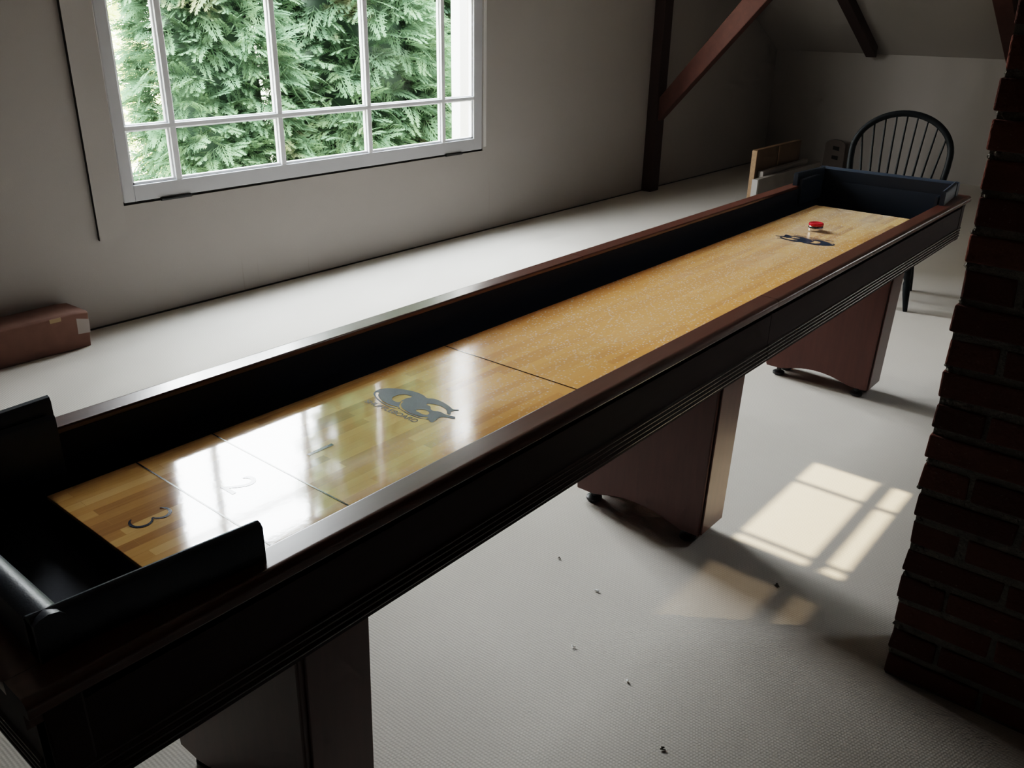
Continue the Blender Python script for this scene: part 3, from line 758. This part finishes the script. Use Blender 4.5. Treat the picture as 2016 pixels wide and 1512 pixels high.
def make_tree(label, cx, cy, zb, zt, r, n, mat, size=(.28, .5), narrow=.55, dense=True, name='conifer_tree', aim=-90, spread=115, zmin=None):
    root = thing(name, (cx, cy, -3), label, 'tree', 'trees outside the window')
    V = []
    for i in range(n):
        z = (zmin if zmin is not None else zb) + (zt - (zmin if zmin is not None else zb)) * RNG.random() ** 1.15
        u = (z - zb) / (zt - zb)
        a = math.radians(aim + RNG.uniform(-spread, spread))
        rr = r * (1 - u ** 1.6 * narrow - .45 * max(0, u - .75) * 4 * .9) * (1 + .16 * math.sin(a * 5 + z * 2.3) + .10 * math.sin(z * 5.1 + a * 3)) * RNG.uniform(.72, 1.03)
        rr = max(rr, .05)
        p = np.array([cx + rr * math.cos(a), cy + rr * math.sin(a), z])
        az = a + RNG.normal(0, .55); el = RNG.normal(.15, .4)
        d = np.array([math.cos(az) * math.cos(el), math.sin(az) * math.cos(el), math.sin(el)])
        up = np.array([RNG.normal(0, .5), RNG.normal(0, .5), 1.0]); sd = np.cross(up, d); sd /= np.linalg.norm(sd)
        nn = np.cross(d, sd); s = RNG.uniform(*size)
        V.append(p + s * (FR[:, :1] * d + FR[:, 1:2] * sd + FR[:, 2:3] * nn))
    V = np.concatenate(V).astype(np.float32) - np.array([cx, cy, -3], np.float32)
    nf = len(V) // 4
    me = bpy.data.meshes.new('foliage'); me.vertices.add(len(V)); me.vertices.foreach_set('co', V.ravel())
    me.loops.add(nf * 4); me.loops.foreach_set('vertex_index', np.arange(nf * 4, dtype=np.int32))
    me.polygons.add(nf); me.polygons.foreach_set('loop_start', np.arange(0, nf * 4, 4, dtype=np.int32))
    me.polygons.foreach_set('loop_total', np.full(nf, 4, np.int32)); me.update(calc_edges=True)
    me.materials.append(mat)
    o = bpy.data.objects.new('foliage', me); C.objects.link(o); o.parent = root
    tp = .5 if dense else .09
    link('trunk', MB().tube([(cx, cy, -3), (cx + .03, cy, zb * .5 + zt * .3), (cx, cy, zt * .93)], [.13, .09, .02], 10), M['bark'], root, smooth=True)
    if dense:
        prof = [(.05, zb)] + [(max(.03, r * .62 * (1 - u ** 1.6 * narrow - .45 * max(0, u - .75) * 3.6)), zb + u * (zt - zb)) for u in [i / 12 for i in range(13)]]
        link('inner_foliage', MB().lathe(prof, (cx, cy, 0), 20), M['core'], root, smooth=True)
    return root
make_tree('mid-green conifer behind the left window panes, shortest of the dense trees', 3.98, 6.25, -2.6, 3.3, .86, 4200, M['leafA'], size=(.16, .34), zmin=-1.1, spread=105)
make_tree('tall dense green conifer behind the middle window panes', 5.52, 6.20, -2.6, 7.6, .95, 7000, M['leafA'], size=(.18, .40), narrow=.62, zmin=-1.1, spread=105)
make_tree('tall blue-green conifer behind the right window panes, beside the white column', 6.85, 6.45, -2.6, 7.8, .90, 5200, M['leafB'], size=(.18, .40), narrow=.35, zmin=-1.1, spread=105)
make_tree('thin pale yellow-green tree seen through the leftmost window panes', 4.75, 10.5, -2.8, 3.0, 1.35, 700, M['leafC'], size=(.3, .6), dense=False, name='broadleaf_tree', spread=180)
make_tree('hazy pale tree in the distance at the left edge of the window', 7.4, 17.0, -2.9, 2.0, 2.2, 420, M['leafC'], size=(.5, 1.0), dense=False, name='broadleaf_tree', spread=180)

# ------------------------------------------------------------------ light
wd = bpy.data.worlds.new('World'); sc.world = wd; wd.use_nodes = True
nt = wd.node_tree; nt.nodes.clear(); t = NT(nt)
out = t.n('ShaderNodeOutputWorld'); bg = t.n('ShaderNodeBackground')
tc = t.n('ShaderNodeTexCoord'); sx = t.n('ShaderNodeSeparateXYZ'); t.l(tc.outputs['Generated'], sx.inputs[0])
col = t.ramp(sx.outputs[2], [(.0, (1.0, .99, .96)), (.35, (.96, .985, 1.0)), (1.0, (.80, .90, 1.0))])
cl = t.noise(tc.outputs['Generated'], 2.2, 4)
t.l(t.mix(t.math('MULTIPLY', cl, .25), col, (1, 1, 1)), bg.inputs[0]); bg.inputs[1].default_value = 22.0
t.l(bg.outputs[0], out.inputs[0])
sl = bpy.data.lights.new('sun', 'SUN'); sl.energy = 5.0; sl.angle = math.radians(.35); sl.color = (1.0, .80, .54)
so = bpy.data.objects.new('sun', sl); C.objects.link(so); so.rotation_euler = S.to_track_quat('Z', 'Y').to_euler()
pl = bpy.data.lights.new('window_portal', 'AREA'); pl.shape = 'RECTANGLE'; pl.size = WX1 - WX0; pl.size_y = WZ1 - WZ0
pl.cycles.is_portal = True
po = bpy.data.objects.new('window_portal', pl); C.objects.link(po)
po.location = ((WX0 + WX1) / 2, YW + .155, (WZ0 + WZ1) / 2); po.rotation_euler = (-PI / 2, 0, 0)

# ------------------------------------------------------------------ camera (36 mm wide sensor, 2016 px frame)
FPX = 1703.39
yaw, pit, rol = (math.radians(a) for a in (39.211, 23.3173, 1.1235))
f = Vector((math.cos(pit) * math.cos(yaw), math.cos(pit) * math.sin(yaw), -math.sin(pit)))
r = Vector((math.sin(yaw), -math.cos(yaw), 0)); u = r.cross(f)
r2 = math.cos(rol) * r + math.sin(rol) * u; u2 = -math.sin(rol) * r + math.cos(rol) * u
cam = bpy.data.cameras.new('camera'); cam.sensor_width = 36; cam.lens = FPX * 36 / 2016; cam.clip_start = .02; cam.clip_end = 300
cob = bpy.data.objects.new('camera', cam); C.objects.link(cob)
m = Matrix((r2, u2, -f)).transposed().to_4x4(); m.translation = Vector((-.4789, -.8388, 1.4852)); cob.matrix_world = m
sc.camera = cob

sc.view_settings.view_transform = 'Filmic'
for lk in ('Medium High Contrast', 'Filmic - Medium High Contrast'):
    try: sc.view_settings.look = lk; break
    except Exception: pass
sc.view_settings.exposure = 1.06; sc.view_settings.gamma = 1.0
sc.cycles.max_bounces = 8; sc.cycles.diffuse_bounces = 5; sc.cycles.glossy_bounces = 4; sc.cycles.transparent_max_bounces = 8
sc.cycles.use_adaptive_sampling = True; sc.cycles.adaptive_threshold = .03; sc.cycles.adaptive_min_samples = 24
sc.cycles.use_guiding = True; sc.cycles.guiding_training_samples = 32
sc.cycles.sample_clamp_indirect = 8.0; sc.cycles.caustics_reflective = False; sc.cycles.caustics_refractive = False
